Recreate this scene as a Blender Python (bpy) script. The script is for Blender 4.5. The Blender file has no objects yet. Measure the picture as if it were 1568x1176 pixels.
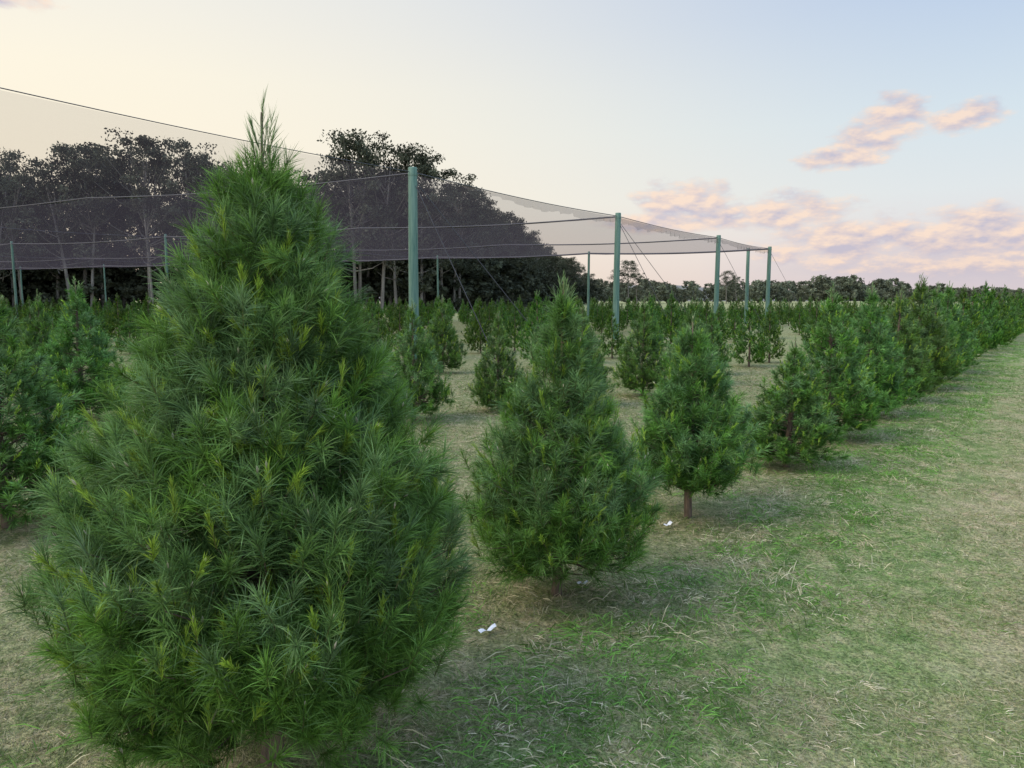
import bpy, math, random
import numpy as np
from mathutils import Vector
random.seed(7)
sc=bpy.context.scene
COL=sc.collection

# ---------------------------------------------------------------- helpers
def mesh_np(name, V, quads=None, tris=None, col=None, mats=(), midx=None, smooth=False):
    me=bpy.data.meshes.new(name)
    V=np.asarray(V,dtype=np.float32)
    nq=0 if quads is None else len(quads); nt=0 if tris is None else len(tris)
    loops=[]
    starts=[]
    if nq: loops.append(np.asarray(quads,dtype=np.int32).ravel()); starts.append(np.arange(nq)*4)
    if nt: loops.append(np.asarray(tris,dtype=np.int32).ravel()); starts.append(nq*4+np.arange(nt)*3)
    loops=np.concatenate(loops); starts=np.concatenate(starts).astype(np.int32)
    me.vertices.add(len(V)); me.vertices.foreach_set('co',V.ravel())
    me.loops.add(len(loops)); me.loops.foreach_set('vertex_index',loops)
    me.polygons.add(nq+nt); me.polygons.foreach_set('loop_start',starts)
    if midx is not None: me.polygons.foreach_set('material_index',np.asarray(midx,dtype=np.int32))
    me.update(calc_edges=True)
    if col is not None:
        a=me.color_attributes.new('Col','FLOAT_COLOR','POINT')
        c=np.ones((len(V),4),dtype=np.float32); c[:,:3]=col
        a.data.foreach_set('color',c.ravel())
    for m in mats: me.materials.append(m)
    if smooth: me.polygons.foreach_set('use_smooth',np.ones(nq+nt,dtype=bool))
    me.validate()
    return me
def obj(name,me,loc=(0,0,0),rot=0,scale=(1,1,1),parent=None):
    o=bpy.data.objects.new(name,me); COL.objects.link(o)
    o.location=loc; o.rotation_euler=(0,0,rot); o.scale=scale
    if parent: o.parent=parent
    return o
def nrm(a): return a/np.maximum(np.linalg.norm(a,axis=-1,keepdims=True),1e-9)

class Buf:
    def __init__(s): s.V=[];s.Q=[];s.T=[];s.C=[];s.n=0;s.mq=[];s.mt=[]
    def add(s,V,Q=None,T=None,C=None,m=0):
        V=np.asarray(V,dtype=float)
        if Q is not None and len(Q): s.Q.append(np.asarray(Q)+s.n); s.mq.append(np.full(len(Q),m))
        if T is not None and len(T): s.T.append(np.asarray(T)+s.n); s.mt.append(np.full(len(T),m))
        s.V.append(V); c=np.ones((len(V),3)) if C is None else np.broadcast_to(np.asarray(C,dtype=float),(len(V),3))
        s.C.append(c); s.n+=len(V)
    def mesh(s,name,mats,smooth=False):
        Q=np.concatenate(s.Q) if s.Q else None; T=np.concatenate(s.T) if s.T else None
        mi=np.concatenate(([*s.mq] if s.mq else [])+([*s.mt] if s.mt else []))
        return mesh_np(name,np.concatenate(s.V),Q,T,np.concatenate(s.C),mats,mi,smooth)
def tube(buf,pts,rads,sides=6,C=(1,1,1),m=0,cap=True):
    pts=np.asarray(pts,dtype=float); n=len(pts)
    d=np.gradient(pts,axis=0); d=nrm(d)
    ref=np.array([0.31,0.2,0.93]) if abs(d[0,2])<.8 else np.array([1,0.1,0])
    a=nrm(np.cross(d,ref)); b=np.cross(d,a)
    th=np.linspace(0,2*math.pi,sides,endpoint=False)
    V=(pts[:,None,:]+np.asarray(rads)[:,None,None]*(np.cos(th)[None,:,None]*a[:,None,:]+np.sin(th)[None,:,None]*b[:,None,:])).reshape(-1,3)
    Q=[]
    for i in range(n-1):
        for j in range(sides):
            k=(j+1)%sides; Q.append((i*sides+j,i*sides+k,(i+1)*sides+k,(i+1)*sides+j))
    T=[]
    if cap:
        V=np.vstack([V,pts[-1]]); c=len(V)-1
        for j in range(sides): T.append(((n-1)*sides+j,(n-1)*sides+(j+1)%sides,c))
    buf.add(V,Q,T if T else None,C,m)

def needles(buf,B,D,L,W,droop,C0,C1,rng,m=0,simple=False):
    """B base, D dir, L length, W width arrays"""
    N=len(B)
    r=rng.normal(size=(N,3)); w=nrm(np.cross(D,r))*W[:,None]*.5
    tip=B+D*(L*.97)[:,None]; tip[:,2]-=droop*L
    if simple:
        V=np.stack([B-w,B+w,tip],axis=1).reshape(-1,3); i=np.arange(N)*3
        buf.add(V,None,np.stack([i,i+1,i+2],axis=1),np.stack([C0,C0,C1],axis=1).reshape(-1,3),m); return
    mid=B+D*(L*.5)[:,None]; mid[:,2]-=droop*L*.2
    V=np.stack([B-w*.8,B+w*.8,mid+w,mid-w,tip],axis=1).reshape(-1,3)
    i=np.arange(N)*5
    Q=np.stack([i,i+1,i+2,i+3],axis=1); T=np.stack([i+3,i+2,i+4],axis=1)
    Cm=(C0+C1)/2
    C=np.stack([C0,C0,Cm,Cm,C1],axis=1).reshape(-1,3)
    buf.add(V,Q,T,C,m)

# ---------------------------------------------------------------- materials
def newmat(name):
    m=bpy.data.materials.new(name); m.use_nodes=True
    nt=m.node_tree; nt.nodes.clear()
    return m,nt,nt.nodes.new('ShaderNodeOutputMaterial')
def N(nt,t,**k):
    n=nt.nodes.new(t)
    for a,b in k.items(): setattr(n,a,b)
    return n
def foliage_mat(name,trans=.3,gloss=.12,rough=.45,gain=1.0):
    m,nt,out=newmat(name)
    at=N(nt,'ShaderNodeAttribute',attribute_name='Col')
    src=at.outputs['Color']
    oi=N(nt,'ShaderNodeObjectInfo')
    hs=N(nt,'ShaderNodeHueSaturation')
    mr=N(nt,'ShaderNodeMapRange'); mr.inputs['To Min'].default_value=.80*gain; mr.inputs['To Max'].default_value=1.15*gain
    nt.links.new(oi.outputs['Random'],mr.inputs['Value']); nt.links.new(mr.outputs[0],hs.inputs['Value'])
    mr2=N(nt,'ShaderNodeMapRange'); mr2.inputs['To Min'].default_value=.482; mr2.inputs['To Max'].default_value=.51
    nt.links.new(oi.outputs['Random'],mr2.inputs['Value']); nt.links.new(mr2.outputs[0],hs.inputs['Hue'])
    nt.links.new(src,hs.inputs['Color']); src=hs.outputs[0]
    d=N(nt,'ShaderNodeBsdfDiffuse'); t=N(nt,'ShaderNodeBsdfTranslucent')
    nt.links.new(src,d.inputs[0]); nt.links.new(src,t.inputs[0])
    a=N(nt,'ShaderNodeMixShader'); a.inputs[0].default_value=trans
    nt.links.new(d.outputs[0],a.inputs[1]); nt.links.new(t.outputs[0],a.inputs[2])
    res=a
    if gloss>0:
        g=N(nt,'ShaderNodeBsdfGlossy'); g.inputs['Roughness'].default_value=rough; g.inputs[0].default_value=(.62,.66,.6,1)
        b=N(nt,'ShaderNodeMixShader'); b.inputs[0].default_value=gloss
        nt.links.new(a.outputs[0],b.inputs[1]); nt.links.new(g.outputs[0],b.inputs[2]); res=b
    nt.links.new(res.outputs[0],out.inputs[0])
    return m
M_needle=foliage_mat('pine_needles',.40,.035)
M_needle_far=foliage_mat('pine_needles_far',.40,0,gain=.82)
M_leaf=foliage_mat('eucalyptus_leaves',.2,0,gain=.9)
M_far=foliage_mat('distant_tree_leaves_hazed',.2,0,gain=1.9)  # gain lightens the leaf colour itself to imitate distance haze
M_blade=foliage_mat('grass_blades',.3,0)
def simple(name,c,rough=.8,noise=None,c2=None,metal=0):
    m,nt,out=newmat(name)
    p=N(nt,'ShaderNodeBsdfPrincipled'); p.inputs['Roughness'].default_value=rough; p.inputs['Metallic'].default_value=metal
    if noise:
        tc=N(nt,'ShaderNodeTexCoord'); mp=N(nt,'ShaderNodeMapping'); mp.inputs['Scale'].default_value=noise
        nz=N(nt,'ShaderNodeTexNoise'); nz.inputs['Scale'].default_value=1; nz.inputs['Detail'].default_value=5
        rp=N(nt,'ShaderNodeValToRGB'); rp.color_ramp.elements[0].color=(*c,1); rp.color_ramp.elements[1].color=(*c2,1)
        rp.color_ramp.elements[0].position=.35; rp.color_ramp.elements[1].position=.65
        nt.links.new(tc.outputs['Object'],mp.inputs[0]); nt.links.new(mp.outputs[0],nz.inputs['Vector']); nt.links.new(nz.outputs[0],rp.inputs[0]); nt.links.new(rp.outputs[0],p.inputs['Base Color'])
        bp=N(nt,'ShaderNodeBump'); bp.inputs['Strength'].default_value=.4; nt.links.new(nz.outputs[0],bp.inputs['Height']); nt.links.new(bp.outputs[0],p.inputs['Normal'])
    else: p.inputs['Base Color'].default_value=(*c,1)
    nt.links.new(p.outputs[0],out.inputs[0]); return m
M_bark=simple('pine_bark',(.06,.045,.03),.9,(60,60,12),(.15,.105,.075))
M_euc=simple('eucalyptus_bark',(.10,.09,.08),.85,(3,3,.5),(.22,.20,.17))
M_pole=simple('treated_timber',(.06,.14,.11),.75,(14,14,1.2),(.14,.23,.18))
M_wire=simple('steel_cable',(.04,.04,.045),.5)
M_white=simple('white_plastic',(.75,.78,.82),.5,(40,40,40),(.6,.62,.66))

# ---------------------------------------------------------------- pine generator
def make_pine(name,H,prof,seed,nbr,spb,nps,nl,wd,lump=.12,lod=0,alm=(60,34),lz=.12,leadz=.16,cfrac=.22,tl=0.0,asig=13,inn=.62):
    rng=np.random.default_rng(seed); buf=Buf()
    pz=np.array([p[0] for p in prof]); pr=np.array([p[1] for p in prof])
    lean=np.array([tl,0]) if tl else rng.normal(size=2)*.012
    zz=np.linspace(-.03,H-leadz*.6,10)
    wob=np.clip(1-zz/H,0,1)
    tr=np.stack([lean[0]*zz+.01*np.sin(zz*5)*wob,lean[1]*zz+.01*np.cos(zz*4)*wob,zz],axis=1)
    tube(buf,tr,.035*H/2*np.clip(1-zz/(H-leadz),0,1)**.8+.0025,6,(1,1,1),1)
    w=pr+.05; cdf=np.cumsum((w[1:]+w[:-1])/2*np.diff(pz)); cdf=np.concatenate([[0],cdf/cdf[-1]])
    u=(np.arange(nbr)+rng.random(nbr))/nbr; z=np.interp(u,cdf,pz)
    theta=(np.arange(nbr)*2.39996+rng.normal(size=nbr)*.5)
    ph=rng.random(4)*6.28
    lum=1+lump*.6*np.sin(3*theta+ph[0]+z*5)*np.sin(z*9/H*2+ph[1])+np.clip(rng.normal(size=nbr),-1.6,1.5)*lump
    R=np.interp(z,pz,pr)*lum
    rise=np.where(z<.2*H,.05,.5)
    org=np.stack([np.zeros(nbr),np.zeros(nbr),np.maximum(z-R*rise,.06)],axis=1)
    tip=np.stack([R*np.cos(theta),R*np.sin(theta),z],axis=1)
    rad=nrm(np.stack([np.cos(theta),np.sin(theta),np.zeros(nbr)],axis=1))
    for a_ in (org,tip): a_[:,0]+=lean[0]*a_[:,2]; a_[:,1]+=lean[1]*a_[:,2]
    if lod==0:
        for i in range(0,nbr,2):
            m=(org[i]*.5+tip[i]*.5); m[2]-=.06*R[i]
            tube(buf,[org[i],m,tip[i]],[.007*H/2+.002,.004*H/2+.001,.0015],4,(1,1,1),1,False)
    S=[];D=[];L=[];K=[]
    for i in range(nbr):
        small=R[i]<.1*H
        ns=spb if not small else max(3,spb-2)
        hue=rng.random()
        for j in range(ns):
            t=1-inn*(j/ns)**.9*rng.uniform(.6,1.1)
            t=min(max(t,.2),1)
            p=org[i]*(1-t)+tip[i]*t
            sp=.05*(1 if j else 0)*(1.15 if H>2 else 1)*min(1,R[i]/.2+.2)
            p=p+np.clip(rng.normal(size=3),-1.7,1.7)*sp
            lowf=max(0,1-z[i]/(.16*H))
            d=rad[i]*(.46+.42*lowf)+np.array([0,0,.86-.9*lowf])+rng.normal(size=3)*(.34 if j else .2)
            if rng.random()<.30 and lowf==0: d=np.array([0,0,1.])+rad[i]*.12+rng.normal(size=3)*.15
            if R[i]<.13: d=np.array([0,0,1.])+rad[i]*.3+rng.normal(size=3)*.13
            if p[2]<lz: p[2]=lz+rng.random()*.05
            S.append(p);D.append(d/np.linalg.norm(d));L.append(rng.uniform(.05,.12))
            K.append((hue,t,j))
    nlead=0
    for k in range(10):
        a=rng.random()*6.28; r=rng.uniform(.0,.03); zt=H-leadz-rng.uniform(.0,.10); nlead+=1
        S.append(np.array([lean[0]*zt+r*math.cos(a),lean[1]*zt+r*math.sin(a),zt-.05]))
        d=np.array([math.cos(a)*.28,math.sin(a)*.28,1.]); D.append(d/np.linalg.norm(d)); L.append(rng.uniform(.06,.12)); K.append((.5,1,1))
    S.append(np.array([lean[0]*H,lean[1]*H,H-leadz])); D.append(np.array([0,0,1.])); L.append(leadz*.55); K.append((.4,1,1)); nlead+=1
    S=np.array(S);D=np.array(D);L=np.array(L);K=np.array(K);ns=len(S)
    candle=(rng.random(ns)<cfrac)&(K[:,1]>.8)&(D[:,2]>.6)
    zrel=S[:,2]/H
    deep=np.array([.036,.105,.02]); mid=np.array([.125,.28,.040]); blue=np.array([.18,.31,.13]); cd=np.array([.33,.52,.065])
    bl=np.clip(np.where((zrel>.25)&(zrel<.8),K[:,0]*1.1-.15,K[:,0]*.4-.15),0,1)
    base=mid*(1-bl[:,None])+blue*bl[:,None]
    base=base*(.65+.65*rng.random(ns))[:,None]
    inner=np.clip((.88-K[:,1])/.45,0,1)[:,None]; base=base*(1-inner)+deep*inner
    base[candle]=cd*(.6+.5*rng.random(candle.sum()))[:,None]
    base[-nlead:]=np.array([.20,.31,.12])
    npv=np.full(ns,nps)
    npv[-nlead:]=max(9,nps//4); npv[candle]=int(nps*.7)
    idx=np.repeat(np.arange(ns),npv); n=len(idx)
    s=rng.random(n)**.85
    Dn=D[idx]; ref=rng.normal(size=(n,3)); perp=nrm(np.cross(Dn,ref))
    al=np.radians(alm[0]-alm[1]*s+rng.normal(size=n)*asig)
    cmask=candle[idx]; al=np.where(cmask,al*.42,al)
    isl=idx>=ns-nlead
    al=np.where(isl,al*.5,al)
    nd=nrm(Dn*np.cos(al)[:,None]+perp*np.sin(al)[:,None])
    Bp=S[idx]+Dn*(L[idx]*s)[:,None]
    ln=nl*rng.uniform(.5,1.3,n)*np.where(cmask,.6,1)
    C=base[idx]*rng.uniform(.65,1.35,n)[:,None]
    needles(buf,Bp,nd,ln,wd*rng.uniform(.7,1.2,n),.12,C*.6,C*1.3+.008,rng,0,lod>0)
    if lod==0:
        tb=S+D*(L)[:,None]
        needles(buf,S,D,L*1.05,np.full(ns,.0045 if H>2 else .0055),0,np.tile([.12,.11,.05],(ns,1)),np.where(candle[:,None],np.array([.36,.44,.14]),np.array([.12,.18,.05])),rng,0)
        bud=np.where((rng.random(ns)<.28)&(K[:,1]>.8))[0]
        if len(bud):
            needles(buf,tb[bud],D[bud],np.full(len(bud),.024),np.full(len(bud),.007),0,np.tile([.45,.38,.25],(len(bud),1)),np.tile([.75,.70,.58],(len(bud),1)),rng,0)
    return buf.mesh(name,[M_needle if lod==0 else M_needle_far,M_bark])

HERO=[(.17,.10),(.23,.32),(.32,.48),(.44,.56),(.62,.60),(.80,.59),(.98,.53),(1.12,.44),(1.25,.355),(1.42,.275),(1.60,.205),(1.76,.135),(1.88,.07),(1.95,.03)]
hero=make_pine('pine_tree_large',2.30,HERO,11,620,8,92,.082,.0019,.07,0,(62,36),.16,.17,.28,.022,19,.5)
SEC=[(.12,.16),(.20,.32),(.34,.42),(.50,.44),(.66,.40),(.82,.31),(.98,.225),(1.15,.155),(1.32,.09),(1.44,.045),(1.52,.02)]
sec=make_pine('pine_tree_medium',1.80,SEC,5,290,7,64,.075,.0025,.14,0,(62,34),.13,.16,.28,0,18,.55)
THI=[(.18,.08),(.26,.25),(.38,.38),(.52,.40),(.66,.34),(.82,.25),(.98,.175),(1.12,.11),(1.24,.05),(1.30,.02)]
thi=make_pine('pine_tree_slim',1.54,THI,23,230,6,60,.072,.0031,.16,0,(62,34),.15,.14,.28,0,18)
GEN=[(.08,.18),(.16,.36),(.30,.45),(.48,.44),(.66,.375),(.86,.28),(1.06,.19),(1.24,.115),(1.40,.055),(1.52,.02)]
gens=[];lods=[]
for i in range(4):
    r=random.Random(i); g=[(z,rr*r.uniform(.93,1.08)) for z,rr in GEN]
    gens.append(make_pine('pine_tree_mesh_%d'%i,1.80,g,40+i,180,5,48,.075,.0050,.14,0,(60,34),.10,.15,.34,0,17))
for i in range(4):
    r=random.Random(i); g=[(z,rr*r.uniform(.93,1.08)) for z,rr in GEN]
    lods.append(make_pine('pine_tree_far_mesh_%d'%i,1.80,g,60+i,120,4,16,.085,.019,.14,1,(60,34),.10,.15,.34))

def pine(x,y,h,me,h0,rot=None,wx=1.0,parent=None,name='pine_tree'):
    s=h/h0
    return obj(name,me,(x,y,0),random.uniform(0,6.28) if rot is None else rot,(s*wx,s*wx,s),parent)
pine(-.85,2.45,2.30,hero,2.30,0)
pine(.257,3.94,1.80,sec,1.80,1.0)
pine(1.343,5.465,1.53,thi,1.54,2.0,1.08)
pine(2.69,7.10,1.28,gens[0],1.80,None,1.35)
hts=[1.84,1.88,1.84,2.12,2.0,2.08,2.0,1.95]
for n in range(4,10):
    pine(-.905+1.175*n+random.uniform(-.08,.08),2.403+1.56*n,hts[n-4],gens[n%4],1.80,None,1.12)
near1=[(-3.66,5.2,1.75,1.25),(-2.5,7.0,1.6,1.1),(-1.32,9.9,1.66,1.0),(-.2,10.6,1.50,.95),(1.1,11.4,1.62,1.0),(2.24,12.6,1.7,1.05),(3.4,14.1,1.7,1.05)]
for i,(x,y,h,w) in enumerate(near1): pine(x,y,h,gens[(i*2+1)%4],1.80,None,w)
near2=[(-6.9,8.1,1.8,1.15),(-5.75,9.8,1.95,1.15),(-4.5,11.5,1.6,1.1),(-2.9,14.6,1.6,1.1),(-1.55,16.5,1.75,1.05)]
for i,(x,y,h,w) in enumerate(near2): pine(x,y,h,gens[(i*3)%4],1.80,None,w)
rows=bpy.data.objects.new('distant_pine_rows',None); COL.objects.link(rows)
ux,uy=.6018,.7986; px,py=-.7986,.6018
cnt=0
for k in range(0,18):
    for j in range(-14,60):
        al=j*1.953+random.uniform(-.15,.15)+ (k*.7)%1.9
        if k==0 and j<10: continue
        off=k*4.05+random.uniform(-.12,.12)
        x=-.905+ux*al+px*off; y=2.403+uy*al+py*off
        if k==1 and al<12.8: continue
        if k==2 and al<12.6: continue
        if y<1.5 or abs(x)>.78*y+5: continue
        if y>88 or (k>1 and y>78): continue
        if k>0 and random.random()<.12: continue
        h=random.uniform(1.4,2.0) if k else random.uniform(1.9,2.3)
        pine(x,y,h,(gens if y<17 else lods)[random.randrange(4)],1.80,None,random.uniform(.88,1.06) if k else 1.02,rows,'pine'); cnt+=1
print('pines',cnt)

# ---------------------------------------------------------------- eucalyptus
def make_euc(name,H,seed,nclump=42,lpc=150,leaf=.34,spread=.26,low=.36,trunk=True,flat=.75,mat=None):
    rng=np.random.default_rng(seed); buf=Buf()
    top=np.array([rng.normal()*.8,rng.normal()*.8,H*.8])
    if trunk: tube(buf,[[0,0,-.2],[top[0]*.2,top[1]*.3,H*.3],[top[0]*.7,top[1]*.6,H*.55],top],[.24,.19,.14,.05],6,(1,1,1),1)
    for i in range(nclump):
        f=rng.random()**.75
        z=H*(low+(.96-low)*f); a=rng.random()*6.28
        rr=H*spread*math.sin(min(1,(1-f)*1.25+.18)*math.pi*.62)*rng.uniform(.35,1.05)
        c=np.array([rr*math.cos(a),rr*math.sin(a),z])
        t0=rng.uniform(.3,.6); b=np.array([top[0]*t0,top[1]*t0,min(z*.75,H*.7)])
        if trunk and i%2==0:
            mm=b*.5+c*.5+np.array([0,0,-.4])
            tube(buf,[b,mm,c],[.08,.05,.02],4,(1,1,1),1,False)
        rx=rng.uniform(.5,1.4)*H/20; n=int(lpc*rng.uniform(.6,1.2))
        p=rng.normal(size=(n,3)); p=nrm(p)*(rng.random(n)**.45)[:,None]
        p=p*np.array([rx*1.25,rx*1.25,rx*flat])+c
        d=nrm(rng.normal(size=(n,3))+np.array([0,0,-.6])); w=nrm(np.cross(d,rng.normal(size=(n,3))))
        l=leaf*rng.uniform(.6,1.3,n)[:,None]
        V=np.stack([p,p+d*l*.5+w*l*.28,p+d*l,p+d*l*.5-w*l*.28],axis=1).reshape(-1,3)
        ii=np.arange(n)*4
        base=np.array([.066,.074,.050])*rng.uniform(.5,1.6)
        C=np.repeat(base[None]*rng.uniform(.7,1.4,(n,1)),4,axis=0)
        buf.add(V,np.stack([ii,ii+1,ii+2,ii+3],axis=1),None,C,0)
    return buf.mesh(name,[mat or M_leaf,M_euc])
eucs=[make_euc('eucalyptus_mesh_%d'%i,20,100+i,46,110,.34,.27,[.36,.5,.3,.42,.25][i]) for i in range(5)]
scrub=[make_euc('scrub_mesh_%d'%i,8,200+i,34,60,.5,.5,.05,False,1.0) for i in range(3)]
bush=[make_euc('distant_tree_mesh_%d'%i,12,300+i,34,45,.9,.42,.12,False,1.3,M_far) for i in range(3)]
forest=bpy.data.objects.new('eucalyptus_forest',None); COL.objects.link(forest)
def euc(x,y,h,w=1.0,par=forest,n='eucalyptus',src=None,h0=20):
    src=src or eucs
    s=h/h0; obj(n,src[random.randrange(len(src))],(x,y,0),random.uniform(0,6.28),(s*w,s*w,s),par)
edge=[(-95,78,19.5),(-62,88,20.5),(-45,91,21.5),(-36,92,19.5),(-29,92,19),(-22,93,20.5),(-17,93,21.5),(-12.5,96,21),(-9,105,20),(-7,118,20),(-4,138,19.5),(0,165,19),(5,205,19),(12,250,18.5),(22,290,17.5),(33,320,15)]
for (x0,y0,h0),(x1,y1,h1) in zip(edge[:-1],edge[1:]):
    L=math.hypot(x1-x0,y1-y0); n=max(1,int(L/(3.0 if y0<100 else 4)))
    for i in range(n):
        t=(i+random.random())/n
        for row in range(4 if y0<100 else 3):
            x=x0+(x1-x0)*t+random.uniform(-1.8,1.8)-row*random.uniform(1,3)*(1 if y0>95 else 0)
            y=y0+(y1-y0)*t+row*5+random.uniform(-2,2)
            h=(h0+(h1-h0)*t)*random.uniform(.70,1.05)
            euc(x,y,h,random.uniform(.85,1.15))
        for r_ in range(4):
            euc(x0+(x1-x0)*t+random.uniform(-2,2),y0+(y1-y0)*t+random.uniform(2,26),random.uniform(6,12),1.3,forest,'scrub',scrub,8)
for x,y,h in [(-19.5,93,22.6),(-16.5,94,22.8),(-12.5,96,21.5)]: euc(x,y,h,.95)
tl=bpy.data.objects.new('distant_treeline',None); COL.objects.link(tl)
for i in range(400):
    f=random.random()
    x=22+f*400; y=330+f*200+random.uniform(0,70)
    prof=1+.35*math.exp(-((f-.42)/.09)**2)-.4*max(0,f-.5)
    h=10*prof*random.uniform(.45,1.3)
    euc(x,y,h,random.uniform(.9,1.4),tl,'tree',bush,12)
for x,y,h in [(47,300,18),(42,296,14),(95,330,15),(101,335,13),(52,310,13)]: euc(x,y,h,1.2,tl)

hb=Buf(); nx=60; V=[];Q=[]
for i in range(nx):
    t=i/(nx-1); X=-400+t*2600; top=28*math.exp(-((t-.27)/.05)**2)+12*math.exp(-((t-.4)/.12)**2)+7+3*math.sin(t*23)+2*math.sin(t*61)
    V+= [(X,1500,-2),(X,1560,top*.85),(X,1640,top)]
for i in range(nx-1):
    for j in range(2):
        a=i*3+j; Q.append((a,a+3,a+4,a+1))
hb.add(V,Q,None,None,0)
obj('hills',hb.mesh('hills',[simple('hill_haze',(.13,.13,.12),1,(.02,.02,.05),(.17,.165,.15))],True))

# ---------------------------------------------------------------- netting
def net_mat(name,alpha,c):
    m,nt,out=newmat(name)
    tr=N(nt,'ShaderNodeBsdfTransparent'); d=N(nt,'ShaderNodeBsdfDiffuse'); d.inputs[0].default_value=(*c,1)
    tl_=N(nt,'ShaderNodeBsdfTranslucent'); tl_.inputs[0].default_value=(*c,1)
    mm=N(nt,'ShaderNodeMixShader'); mm.inputs[0].default_value=.5
    nt.links.new(d.outputs[0],mm.inputs[1]); nt.links.new(tl_.outputs[0],mm.inputs[2])
    mx=N(nt,'ShaderNodeMixShader'); mx.inputs[0].default_value=alpha
    nt.links.new(tr.outputs[0],mx.inputs[1]); nt.links.new(mm.outputs[0],mx.inputs[2]); nt.links.new(mx.outputs[0],out.inputs[0])
    return m
H=5.0
def fl(s): return np.array([-2.7+7.0*s,20.4+10.4*s])
cdir=np.array([-.921,.389])
sC=2.83
struct=bpy.data.objects.new('netting_canopy',None); COL.objects.link(struct)
bays=[(-2,-1,.20),(-1,0,.22),(0,1,.34),(1,2,.42),(2,sC,.46)]
nmats=[net_mat('net_mesh_%d'%i,a,(.12,.10,.115)) for i,(_,_,a) in enumerate(bays)]
LEN=105
for bi,(s0,s1,a) in enumerate(bays):
    nu,nv=60,14; V=[];Q=[]
    for i in range(nu+1):
        for j in range(nv+1):
            f=s0+(s1-s0)*j/nv; t=LEN*i/nu
            p=fl(f)+cdir*t
            sag=-.22*math.sin(math.pi*j/nv)-.12*abs(math.sin(math.pi*t/12.5))+.03*math.sin(t*1.7+j)
            if i==0: sag=-.05*math.sin(math.pi*j/nv)
            V.append((p[0],p[1],H+sag-.03))
    for i in range(nu):
        for j in range(nv):
            q=i*(nv+1)+j; Q.append((q,q+1,q+nv+2,q+nv+1))
    b=Buf(); b.add(V,Q); obj('net_roof_%d'%bi,b.mesh('net_roof',[nmats[bi]],True),parent=struct)
M_val=net_mat('net_valance',.32,(.24,.21,.20))
V=[];Q=[]; nn=2000
for i in range(nn+1):
    s=.1+(sC-.1)*i/nn; p=fl(s)
    dn=.02+(.24+.05*math.sin(s*17)+.03*math.sin(s*61)+.02*math.sin(s*151))*min(1,(s-.1)*2)
    w=.04*math.sin(s*110+3*math.sin(s*13))
    top=H+.02-.10*abs(math.sin(math.pi*s))
    V+=[(p[0],p[1],top),(p[0]+w,p[1]-w,top-dn*.5),(p[0]+w*1.5,p[1]-w*1.5,top-dn)]
for i in range(nn):
    for j in range(2): q=i*3+j; Q.append((q,q+3,q+4,q+1))
b=Buf(); b.add(V,Q); obj('net_valance',b.mesh('net_valance',[M_val],True),parent=struct)
cb=Buf()
def cable(a,c,r,sag=0):
    n=14; P=[]
    for i in range(n+1):
        t=i/n; P.append([a[0]+(c[0]-a[0])*t,a[1]+(c[1]-a[1])*t,a[2]+(c[2]-a[2])*t-sag*math.sin(math.pi*t)])
    tube(cb,P,[r]*(n+1),4,cap=False)
pole_s=[-2,-1,0,1,2,sC]
for s0,s1 in zip(pole_s[:-1],pole_s[1:]):
    a=fl(s0);c=fl(s1); cable((*a,H+.03),(*c,H+.03),.009 if s0<0 else .014,.09)
for s in pole_s:
    a=fl(s); prev=a
    for k in range(1,9):
        nx_=a+cdir*12.5*k; cable((*prev,H+.0),(*nx_,H+.0),.06 if s==sC else (.035 if s>0 else .022),.14); prev=nx_
for k in range(2,8,2):
    o=cdir*12.5*k
    for s0,s1 in zip(pole_s[:-1],pole_s[1:]):
        a=fl(s0)+o;c=fl(s1)+o; cable((*a,H),(*c,H),.012,.14)
for s in pole_s:
    a=fl(s); g=a+np.array([1.7,-.9])
    cable((*a,H-.1),(g[0]+.6,g[1]-.5,.05),.011)
    if s in(0,1): cable((*a,H-.1),(g[0]+2.2,g[1]+1.5,.05),.011)
obj('cables',cb.mesh('cables',[M_wire]),parent=struct)
pb=0
def pole(x,y,r=.13,h=H+.15):
    global pb
    b=Buf(); l=random.uniform(-.04,.04)
    tube(b,[[0,0,-.1],[l*.3,0,h*.5],[l,0,h-.03],[l,0,h]],[r*1.1,r,r*.92,r*.85],12)
    tube(b,[[l,0,h-.22],[l,0,h-.16]],[r*.99,r*.99],12,cap=False)
    obj('pole_%d'%pb,b.mesh('pole',[M_pole],True),(x,y,0),0,parent=struct); pb+=1
for s in pole_s: p=fl(s); pole(p[0],p[1])
for s in (1,sC):
    for k in range(2,8):
        p=fl(s)+cdir*12.5*k; pole(p[0],p[1],.07)
p=fl(sC)+cdir*12.5; pole(p[0],p[1],.09)
p=fl(sC)+np.array([-.9,1.6]); pole(p[0],p[1],.12)

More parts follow.
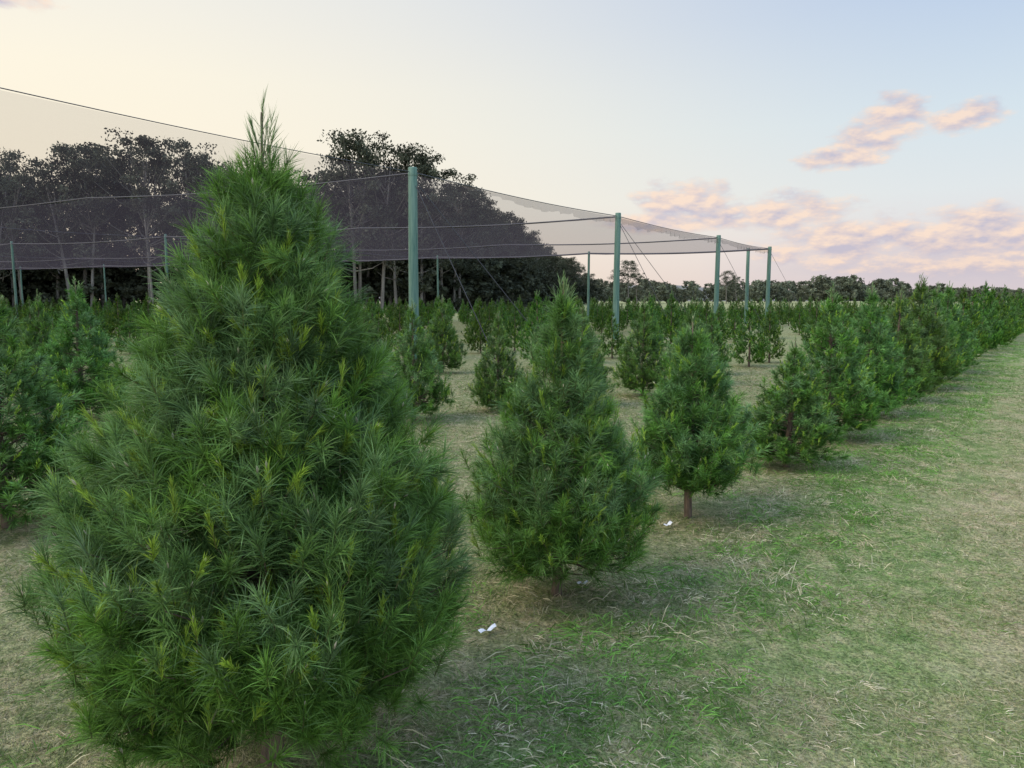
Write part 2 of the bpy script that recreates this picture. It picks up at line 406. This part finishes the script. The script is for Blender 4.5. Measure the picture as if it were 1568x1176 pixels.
# ---------------------------------------------------------------- ground
def ground_nodes(nt,fast=False):
    g=N(nt,'ShaderNodeNewGeometry')
    def noise(scale,detail=5,stretch=None,rough=.6):
        n=N(nt,'ShaderNodeTexNoise'); n.inputs['Scale'].default_value=scale; n.inputs['Detail'].default_value=detail if not fast else min(detail,2); n.inputs['Roughness'].default_value=rough
        v=g.outputs['Position']
        if stretch:
            mp=N(nt,'ShaderNodeMapping'); mp.inputs['Rotation'].default_value=(0,0,math.radians(37)); mp.inputs['Scale'].default_value=stretch
            nt.links.new(v,mp.inputs[0]); v=mp.outputs[0]
        nt.links.new(v,n.inputs['Vector']); return n.outputs[0]
    def ramp(src,stops):
        r=N(nt,'ShaderNodeValToRGB'); e=r.color_ramp.elements
        e[0].position,e[0].color=stops[0][0],(*stops[0][1],1); e[1].position,e[1].color=stops[-1][0],(*stops[-1][1],1)
        for p_,c_ in stops[1:-1]:
            q=e.new(p_); q.color=(*c_,1)
        nt.links.new(src,r.inputs[0]); return r.outputs[0]
    def mix(f,a,b,mode='MIX'):
        m=N(nt,'ShaderNodeMix',data_type='RGBA',blend_type=mode)
        if isinstance(f,(int,float)): m.inputs[0].default_value=f
        else: nt.links.new(f,m.inputs[0])
        for s,i in ((a,6),(b,7)):
            if isinstance(s,tuple): m.inputs[i].default_value=(*s,1)
            else: nt.links.new(s,m.inputs[i])
        return m.outputs[2]
    dp=N(nt,'ShaderNodeVectorMath',operation='DOT_PRODUCT'); nt.links.new(g.outputs['Position'],dp.inputs[0]); dp.inputs[1].default_value=(.7986,-.6018,0)
    ad=N(nt,'ShaderNodeMath',operation='ADD'); nt.links.new(dp.outputs['Value'],ad.inputs[0]); ad.inputs[1].default_value=.905*.7986+2.403*.6018
    dist=ad.outputs[0]
    wob=N(nt,'ShaderNodeMath',operation='MULTIPLY_ADD'); nt.links.new(noise(.8,4),wob.inputs[0]); wob.inputs[1].default_value=2.4
    sub=N(nt,'ShaderNodeMath',operation='SUBTRACT'); nt.links.new(dist,sub.inputs[0]); sub.inputs[1].default_value=1.2
    nt.links.new(sub.outputs[0],wob.inputs[2])
    big=ramp(noise(.9,6,(1,.4,1),.68),[(.38,(.16,.26,.07)),(.47,(.29,.34,.13)),(.53,(.49,.40,.24)),(.6,(.66,.47,.35))])
    fine=ramp(noise(11,5),[(.38,(.17,.25,.075)),(.5,(.39,.38,.20)),(.64,(.66,.56,.38))])
    c=mix(.42,big,fine)
    green=ramp(noise(6,6,None,.7),[(.36,(.09,.19,.045)),(.5,(.21,.30,.10)),(.64,(.45,.41,.23))])
    m1=N(nt,'ShaderNodeMapRange',interpolation_type='SMOOTHSTEP'); nt.links.new(wob.outputs[0],m1.inputs['Value'])
    m1.inputs['From Min'].default_value=.8; m1.inputs['From Max'].default_value=2.8; m1.inputs['To Min'].default_value=.85; m1.inputs['To Max'].default_value=.08
    c=mix(m1.outputs[0],c,green)
    soil=ramp(noise(14,6),[(.35,(.12,.11,.06)),(.52,(.28,.24,.145)),(.68,(.50,.42,.28))])
    m2=N(nt,'ShaderNodeMapRange',interpolation_type='SMOOTHSTEP'); nt.links.new(wob.outputs[0],m2.inputs['Value'])
    m2.inputs['From Min'].default_value=.2; m2.inputs['From Max'].default_value=1.1; m2.inputs['To Min'].default_value=.5; m2.inputs['To Max'].default_value=0
    c=mix(m2.outputs[0],c,soil)
    return c,noise,ramp,mix
mg,nt,out=newmat('grass_ground')
c,noise,ramp,mix=ground_nodes(nt)
grain=ramp(noise(55,3,None,.85),[(.34,(.34,.37,.32)),(.5,(.92,.92,.92)),(.64,(1.45,1.42,1.36))])
c=mix(1.0,c,grain,'MULTIPLY')
p=N(nt,'ShaderNodeBsdfPrincipled'); p.inputs['Roughness'].default_value=.95; p.inputs['Specular IOR Level'].default_value=.1
nt.links.new(c,p.inputs['Base Color'])
bp=N(nt,'ShaderNodeBump'); bp.inputs['Strength'].default_value=1; bp.inputs['Distance'].default_value=.05
nt.links.new(noise(32,4,None,.75),bp.inputs['Height']); nt.links.new(bp.outputs[0],p.inputs['Normal']); nt.links.new(p.outputs[0],out.inputs[0])
xs=np.concatenate([[-4000,-1500,-600,-200,-80],np.linspace(-40,40,161),[80,200,600,1500,4000]])
ys=np.concatenate([[-500,-100,-20],np.linspace(-5,60,131),[100,200,600,1500,5000]])
X,Y=np.meshgrid(xs,ys)
amp=np.clip(1-np.hypot(X,Y-10)/45,0,1)
Z=amp*(.02*np.sin(X*1.3+Y*.7)+.015*np.sin(X*2.9-Y*2.1)+.01*np.sin(Y*5.1+X*.3))-.02*amp
V=np.stack([X.ravel(),Y.ravel(),Z.ravel()],axis=1); W=len(xs)
ii,jj=np.meshgrid(np.arange(len(xs)-1),np.arange(len(ys)-1)); q=(jj*W+ii).ravel()
obj('ground',mesh_np('ground',V,np.stack([q,q+1,q+W+1,q+W],axis=1),None,None,[mg],None,True))
def gz(x,y):
    a=np.clip(1-np.hypot(x,y-10)/45,0,1)
    return a*(.02*np.sin(x*1.3+y*.7)+.015*np.sin(x*2.9-y*2.1)+.01*np.sin(y*5.1+x*.3))-.02*a
mb,nt,out=newmat('grass_blades_ground')
c,noise,ramp,mix=ground_nodes(nt,True)
at=N(nt,'ShaderNodeAttribute',attribute_name='Col')
c=mix(.5,c,at.outputs['Color'])
d=N(nt,'ShaderNodeBsdfDiffuse'); t=N(nt,'ShaderNodeBsdfTranslucent'); nt.links.new(c,d.inputs[0]); nt.links.new(c,t.inputs[0])
a=N(nt,'ShaderNodeMixShader'); a.inputs[0].default_value=.3; nt.links.new(d.outputs[0],a.inputs[1]); nt.links.new(t.outputs[0],a.inputs[2]); nt.links.new(a.outputs[0],out.inputs[0])
rng=np.random.default_rng(1)
n=330000
y=np.exp(rng.random(n)**1.05*math.log(18/1.0))*1.0; x=(rng.random(n)*2-1)*(.82*y+.6)
cl=np.sin(x*9+3*np.sin(y*4))*np.sin(y*11+2*np.sin(x*5))
bx=np.stack([x,y,gz(x,y)-.002],axis=1)
perp=(x+.905)*.7986-(y-2.403)*.6018
up=rng.random(n); flat=up<.48-.15*cl
D=rng.normal(size=(n,3)); D[:,2]=np.abs(D[:,2])*.3+np.where(flat,.05,1.1); D=nrm(D)
L=np.where(flat,rng.uniform(.02,.09,n),rng.uniform(.012,.042,n)*(1+.45*cl))*np.clip(.8+y/14,1,1.8)
Wd=.0028*np.clip(y/2.4,.9,6)
g=rng.random((n,1))
straw=np.array([.80,.69,.49]); gr=np.array([.14,.29,.06])
tan=np.clip((perp-1.0)/2.0,0,1)
fr=np.where(flat,.82,.22+.28*tan)[:,None]
Cc=np.where(g<fr,straw,gr)*rng.uniform(.4,1.2,(n,1))
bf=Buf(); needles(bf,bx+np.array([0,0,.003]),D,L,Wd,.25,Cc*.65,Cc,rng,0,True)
obj('grass',bf.mesh('grass',[mb]))
bf=Buf()
Bs=[];Ds=[];Ls=[];Cs=[];Ws=[]
def clump(cx,cy,m,lg,gcol,spread,maxl,flatn=.12,wd=.0045):
    dirn=rng.normal(size=3)*.6
    for k in range(m):
        xx=cx+rng.normal()*spread; yy=cy+rng.normal()*spread
        dd=rng.normal(size=3)*.5+dirn; dd[2]=abs(rng.normal())*.45*(flatn/.12)+flatn
        Bs.append((xx,yy,gz(xx,yy)+.005)); Ds.append(dd); Ls.append(rng.uniform(.03,maxl)); Cs.append(gcol*rng.uniform(.6,1.3)); Ws.append(wd)
for i in range(1700):
    t=rng.random()**1.4*34-.8; pf=rng.uniform(.25,1.25) if rng.random()<.8 else rng.uniform(-1.2,.25)
    cx=-.905+ux*t-px*pf; cy=2.403+uy*t-py*pf
    if cy<1.2: continue
    lg=rng.random()<.28
    gcol=np.array([.20,.38,.08])*rng.uniform(.5,1.25) if rng.random()<.8 else np.array([.6,.54,.36])
    clump(cx,cy,rng.integers(8,36),lg,gcol,.10 if lg else .06,.17 if lg else .10)
for i in range(900):
    cy=math.exp(rng.random()*math.log(14/1.3))*1.3; cx=rng.uniform(-.4,.9)*cy
    pf=(cx+.905)*.7986-(cy-2.403)*.6018
    if pf<.3: continue
    clump(cx,cy,rng.integers(6,22),False,np.array([.76,.66,.47])*rng.uniform(.6,1.1) if rng.random()<.6 else np.array([.20,.33,.09]),.07,.07,.02,.0035)
Bs=np.array(Bs);Ds=nrm(np.array(Ds));Ls=np.array(Ls);Cs=np.array(Cs)
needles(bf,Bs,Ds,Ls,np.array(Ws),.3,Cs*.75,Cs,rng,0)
obj('long_grass_weeds',bf.mesh('weeds',[M_blade]))
def tag(x,y,l,w,r):
    b=Buf(); V=[];Q=[]
    for i in range(9):
        t=i/8; zz=.012+.012*abs(math.sin(t*4+r)); V+=[(l*(t-.5),-w/2*(1-.3*t),zz),(l*(t-.5)+.01*math.sin(t*7),w/2,zz+.008*math.cos(t*6))]
    for i in range(8): q=i*2; Q.append((q,q+2,q+3,q+1))
    b.add(V,Q); obj('plastic_tag',b.mesh('tag',[M_white],True),(x,y,float(gz(x,y))+.01),r)
tag(-.12,3.45,.10,.025,.7); tag(.40,4.05,.06,.02,.3); tag(1.13,5.2,.10,.03,.9)

# ---------------------------------------------------------------- sky
w=bpy.data.worlds.new('World'); sc.world=w; w.use_nodes=True; nt=w.node_tree; nt.nodes.clear()
out=N(nt,'ShaderNodeOutputWorld'); bg=N(nt,'ShaderNodeBackground'); nt.links.new(bg.outputs[0],out.inputs[0])
def Mth(op,a,b=None,c=None,clamp=False):
    n=N(nt,'ShaderNodeMath',operation=op); n.use_clamp=clamp
    for i,v in enumerate((a,b,c)):
        if v is None: continue
        if isinstance(v,(int,float)): n.inputs[i].default_value=v
        else: nt.links.new(v,n.inputs[i])
    return n.outputs[0]
tc=N(nt,'ShaderNodeTexCoord'); nv=N(nt,'ShaderNodeVectorMath',operation='NORMALIZE'); nt.links.new(tc.outputs['Generated'],nv.inputs[0])
sp=N(nt,'ShaderNodeSeparateXYZ'); nt.links.new(nv.outputs[0],sp.inputs[0])
az=Mth('MULTIPLY',Mth('ARCTAN2',sp.outputs[0],sp.outputs[1]),57.2958); el=Mth('MULTIPLY',Mth('ARCSINE',sp.outputs[2]),57.2958)
elf=Mth('DIVIDE',el,60,clamp=True)
def ramp(src,stops):
    r=N(nt,'ShaderNodeValToRGB'); e=r.color_ramp.elements
    e[0].position,e[0].color=stops[0][0],(*stops[0][1],1); e[1].position,e[1].color=stops[-1][0],(*stops[-1][1],1)
    for p_,c_ in stops[1:-1]:
        q=e.new(p_); q.color=(*c_,1)
    nt.links.new(src,r.inputs[0]); return r.outputs[0]
def mix(f,a,b,mode='MIX'):
    m=N(nt,'ShaderNodeMix',data_type='RGBA',blend_type=mode)
    if isinstance(f,(int,float)): m.inputs[0].default_value=f
    else: nt.links.new(f,m.inputs[0])
    for s,i in ((a,6),(b,7)):
        if isinstance(s,tuple): m.inputs[i].default_value=(*s,1)
        else: nt.links.new(s,m.inputs[i])
    return m.outputs[2]
left=ramp(elf,[(0,(1.0,.80,.60)),(.12,(1.08,.95,.74)),(.25,(1.08,.99,.80)),(.38,(.98,.95,.86)),(.5,(.74,.80,.90)),(1,(.55,.65,.85))])
right=ramp(elf,[(0,(.78,.66,.67)),(.06,(.83,.77,.79)),(.12,(.80,.85,.88)),(.2,(.71,.82,.90)),(.32,(.54,.67,.87)),(.45,(.42,.56,.82)),(1,(.36,.50,.78))])
dt=N(nt,'ShaderNodeVectorMath',operation='DOT_PRODUCT'); nt.links.new(nv.outputs[0],dt.inputs[0]); dt.inputs[1].default_value=(-.8,.6,0)
mr=N(nt,'ShaderNodeMapRange',interpolation_type='SMOOTHSTEP'); nt.links.new(dt.outputs['Value'],mr.inputs['Value']); mr.inputs['From Min'].default_value=.0; mr.inputs['From Max'].default_value=1.05
grad=mix(mr.outputs[0],right,left)
cv=N(nt,'ShaderNodeCombineXYZ'); nt.links.new(Mth('MULTIPLY',az,.36),cv.inputs[0]); nt.links.new(Mth('MULTIPLY',el,.8),cv.inputs[1])
nz=N(nt,'ShaderNodeTexNoise'); nz.inputs['Scale'].default_value=1.0; nz.inputs['Detail'].default_value=7; nz.inputs['Roughness'].default_value=.62; nt.links.new(cv.outputs[0],nz.inputs['Vector'])
cv2=N(nt,'ShaderNodeVectorMath',operation='ADD'); nt.links.new(cv.outputs[0],cv2.inputs[0]); cv2.inputs[1].default_value=(-.12,.28,0)
nz2=N(nt,'ShaderNodeTexNoise'); nz2.inputs['Scale'].default_value=1.0; nz2.inputs['Detail'].default_value=3; nz2.inputs['Roughness'].default_value=.5; nt.links.new(cv2.outputs[0],nz2.inputs['Vector'])
blobs=[(23.0,9.6,2.8,.9),(24.8,10.6,2.4,1.4),(26.6,12.0,2.6,1.6),(30.6,11.6,2.6,1.0),(12.6,7.3,3.8,1.7),(19.8,6.2,5.0,1.5),(12.5,5.8,6,.9),
 (24,4.0,6.5,1.9),(32,4.0,8,2.3),(-34,18.5,4,1.3),(50,8,8,2)]
den=None
for a_,e_,ra,re in blobs:
    dx=Mth('MULTIPLY',Mth('SUBTRACT',az,a_),1/ra); dy=Mth('MULTIPLY',Mth('SUBTRACT',el,e_),1/re)
    v=Mth('SUBTRACT',1.0,Mth('MULTIPLY_ADD',dx,dx,Mth('MULTIPLY',dy,dy)))
    den=v if den is None else Mth('MAXIMUM',den,v)
den=Mth('MAXIMUM',den,-1.0)
dd=Mth('ADD',Mth('MULTIPLY',den,.9),Mth('MULTIPLY',Mth('SUBTRACT',nz.outputs[0],.455),3.2))
cm=N(nt,'ShaderNodeMapRange',interpolation_type='SMOOTHSTEP'); nt.links.new(dd,cm.inputs['Value']); cm.inputs['From Min'].default_value=-.05; cm.inputs['From Max'].default_value=.95; cm.inputs['To Max'].default_value=.88
lit=Mth('ADD',Mth('MULTIPLY',Mth('SUBTRACT',nz.outputs[0],nz2.outputs[0]),4.0),.55,clamp=True)
ccol=mix(lit,(.58,.54,.66),(1.04,.80,.65))
bk=Mth('MULTIPLY',Mth('SUBTRACT',1.0,Mth('ABSOLUTE',Mth('MULTIPLY',Mth('SUBTRACT',el,2.2),.42)),clamp=True),Mth('SUBTRACT',1.0,Mth('ABSOLUTE',Mth('MULTIPLY',Mth('SUBTRACT',az,32),1/18)),clamp=True))
bk=Mth('MULTIPLY',bk,Mth('ADD',nz.outputs[0],.5),clamp=True)
grad2=mix(bk,grad,(.62,.57,.66))
skyc=mix(cm.outputs[0],grad2,ccol)
ns=N(nt,'ShaderNodeTexSky',sky_type='NISHITA'); ns.sun_disc=False; ns.sun_elevation=math.radians(6); ns.sun_rotation=math.radians(-80); ns.air_density=1.0
nsc=mix(1.0,ns.outputs[0],(.1,.1,.1),'MULTIPLY')
fin=mix(.08,skyc,nsc)
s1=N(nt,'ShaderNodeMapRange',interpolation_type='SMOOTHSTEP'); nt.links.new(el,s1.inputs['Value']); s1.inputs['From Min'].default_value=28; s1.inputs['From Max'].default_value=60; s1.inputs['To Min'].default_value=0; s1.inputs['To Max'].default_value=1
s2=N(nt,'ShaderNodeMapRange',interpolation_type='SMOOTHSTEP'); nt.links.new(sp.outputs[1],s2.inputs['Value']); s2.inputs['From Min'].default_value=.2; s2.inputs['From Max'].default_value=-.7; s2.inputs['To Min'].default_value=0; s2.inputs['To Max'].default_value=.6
fill_st=Mth('MULTIPLY_ADD',Mth('MAXIMUM',s1.outputs[0],s2.outputs[0]),1.6,1.0)  # out-of-frame sky overhead and behind camera brightened as added fill light
nt.links.new(fin,bg.inputs[0]); nt.links.new(fill_st,bg.inputs[1])

sd=bpy.data.lights.new('sun','SUN'); sd.energy=2.8; sd.angle=math.radians(38); sd.color=(1,.85,.63)
so=bpy.data.objects.new('sun',sd); COL.objects.link(so)
azs=math.radians(-112); els=math.radians(44)
dirv=Vector((math.sin(azs)*math.cos(els),math.cos(azs)*math.cos(els),math.sin(els)))
so.rotation_euler=dirv.to_track_quat('Z','Y').to_euler()

cam=bpy.data.cameras.new('camera'); co=bpy.data.objects.new('camera',cam); COL.objects.link(co)
cam.lens=26; cam.sensor_width=36; cam.clip_end=8000; cam.clip_start=.05
co.location=(0,0,1.6); co.rotation_euler=(math.radians(90-6.45),0,0)
sc.camera=co
sc.view_settings.view_transform='Standard'; sc.view_settings.look='None'; sc.view_settings.exposure=0
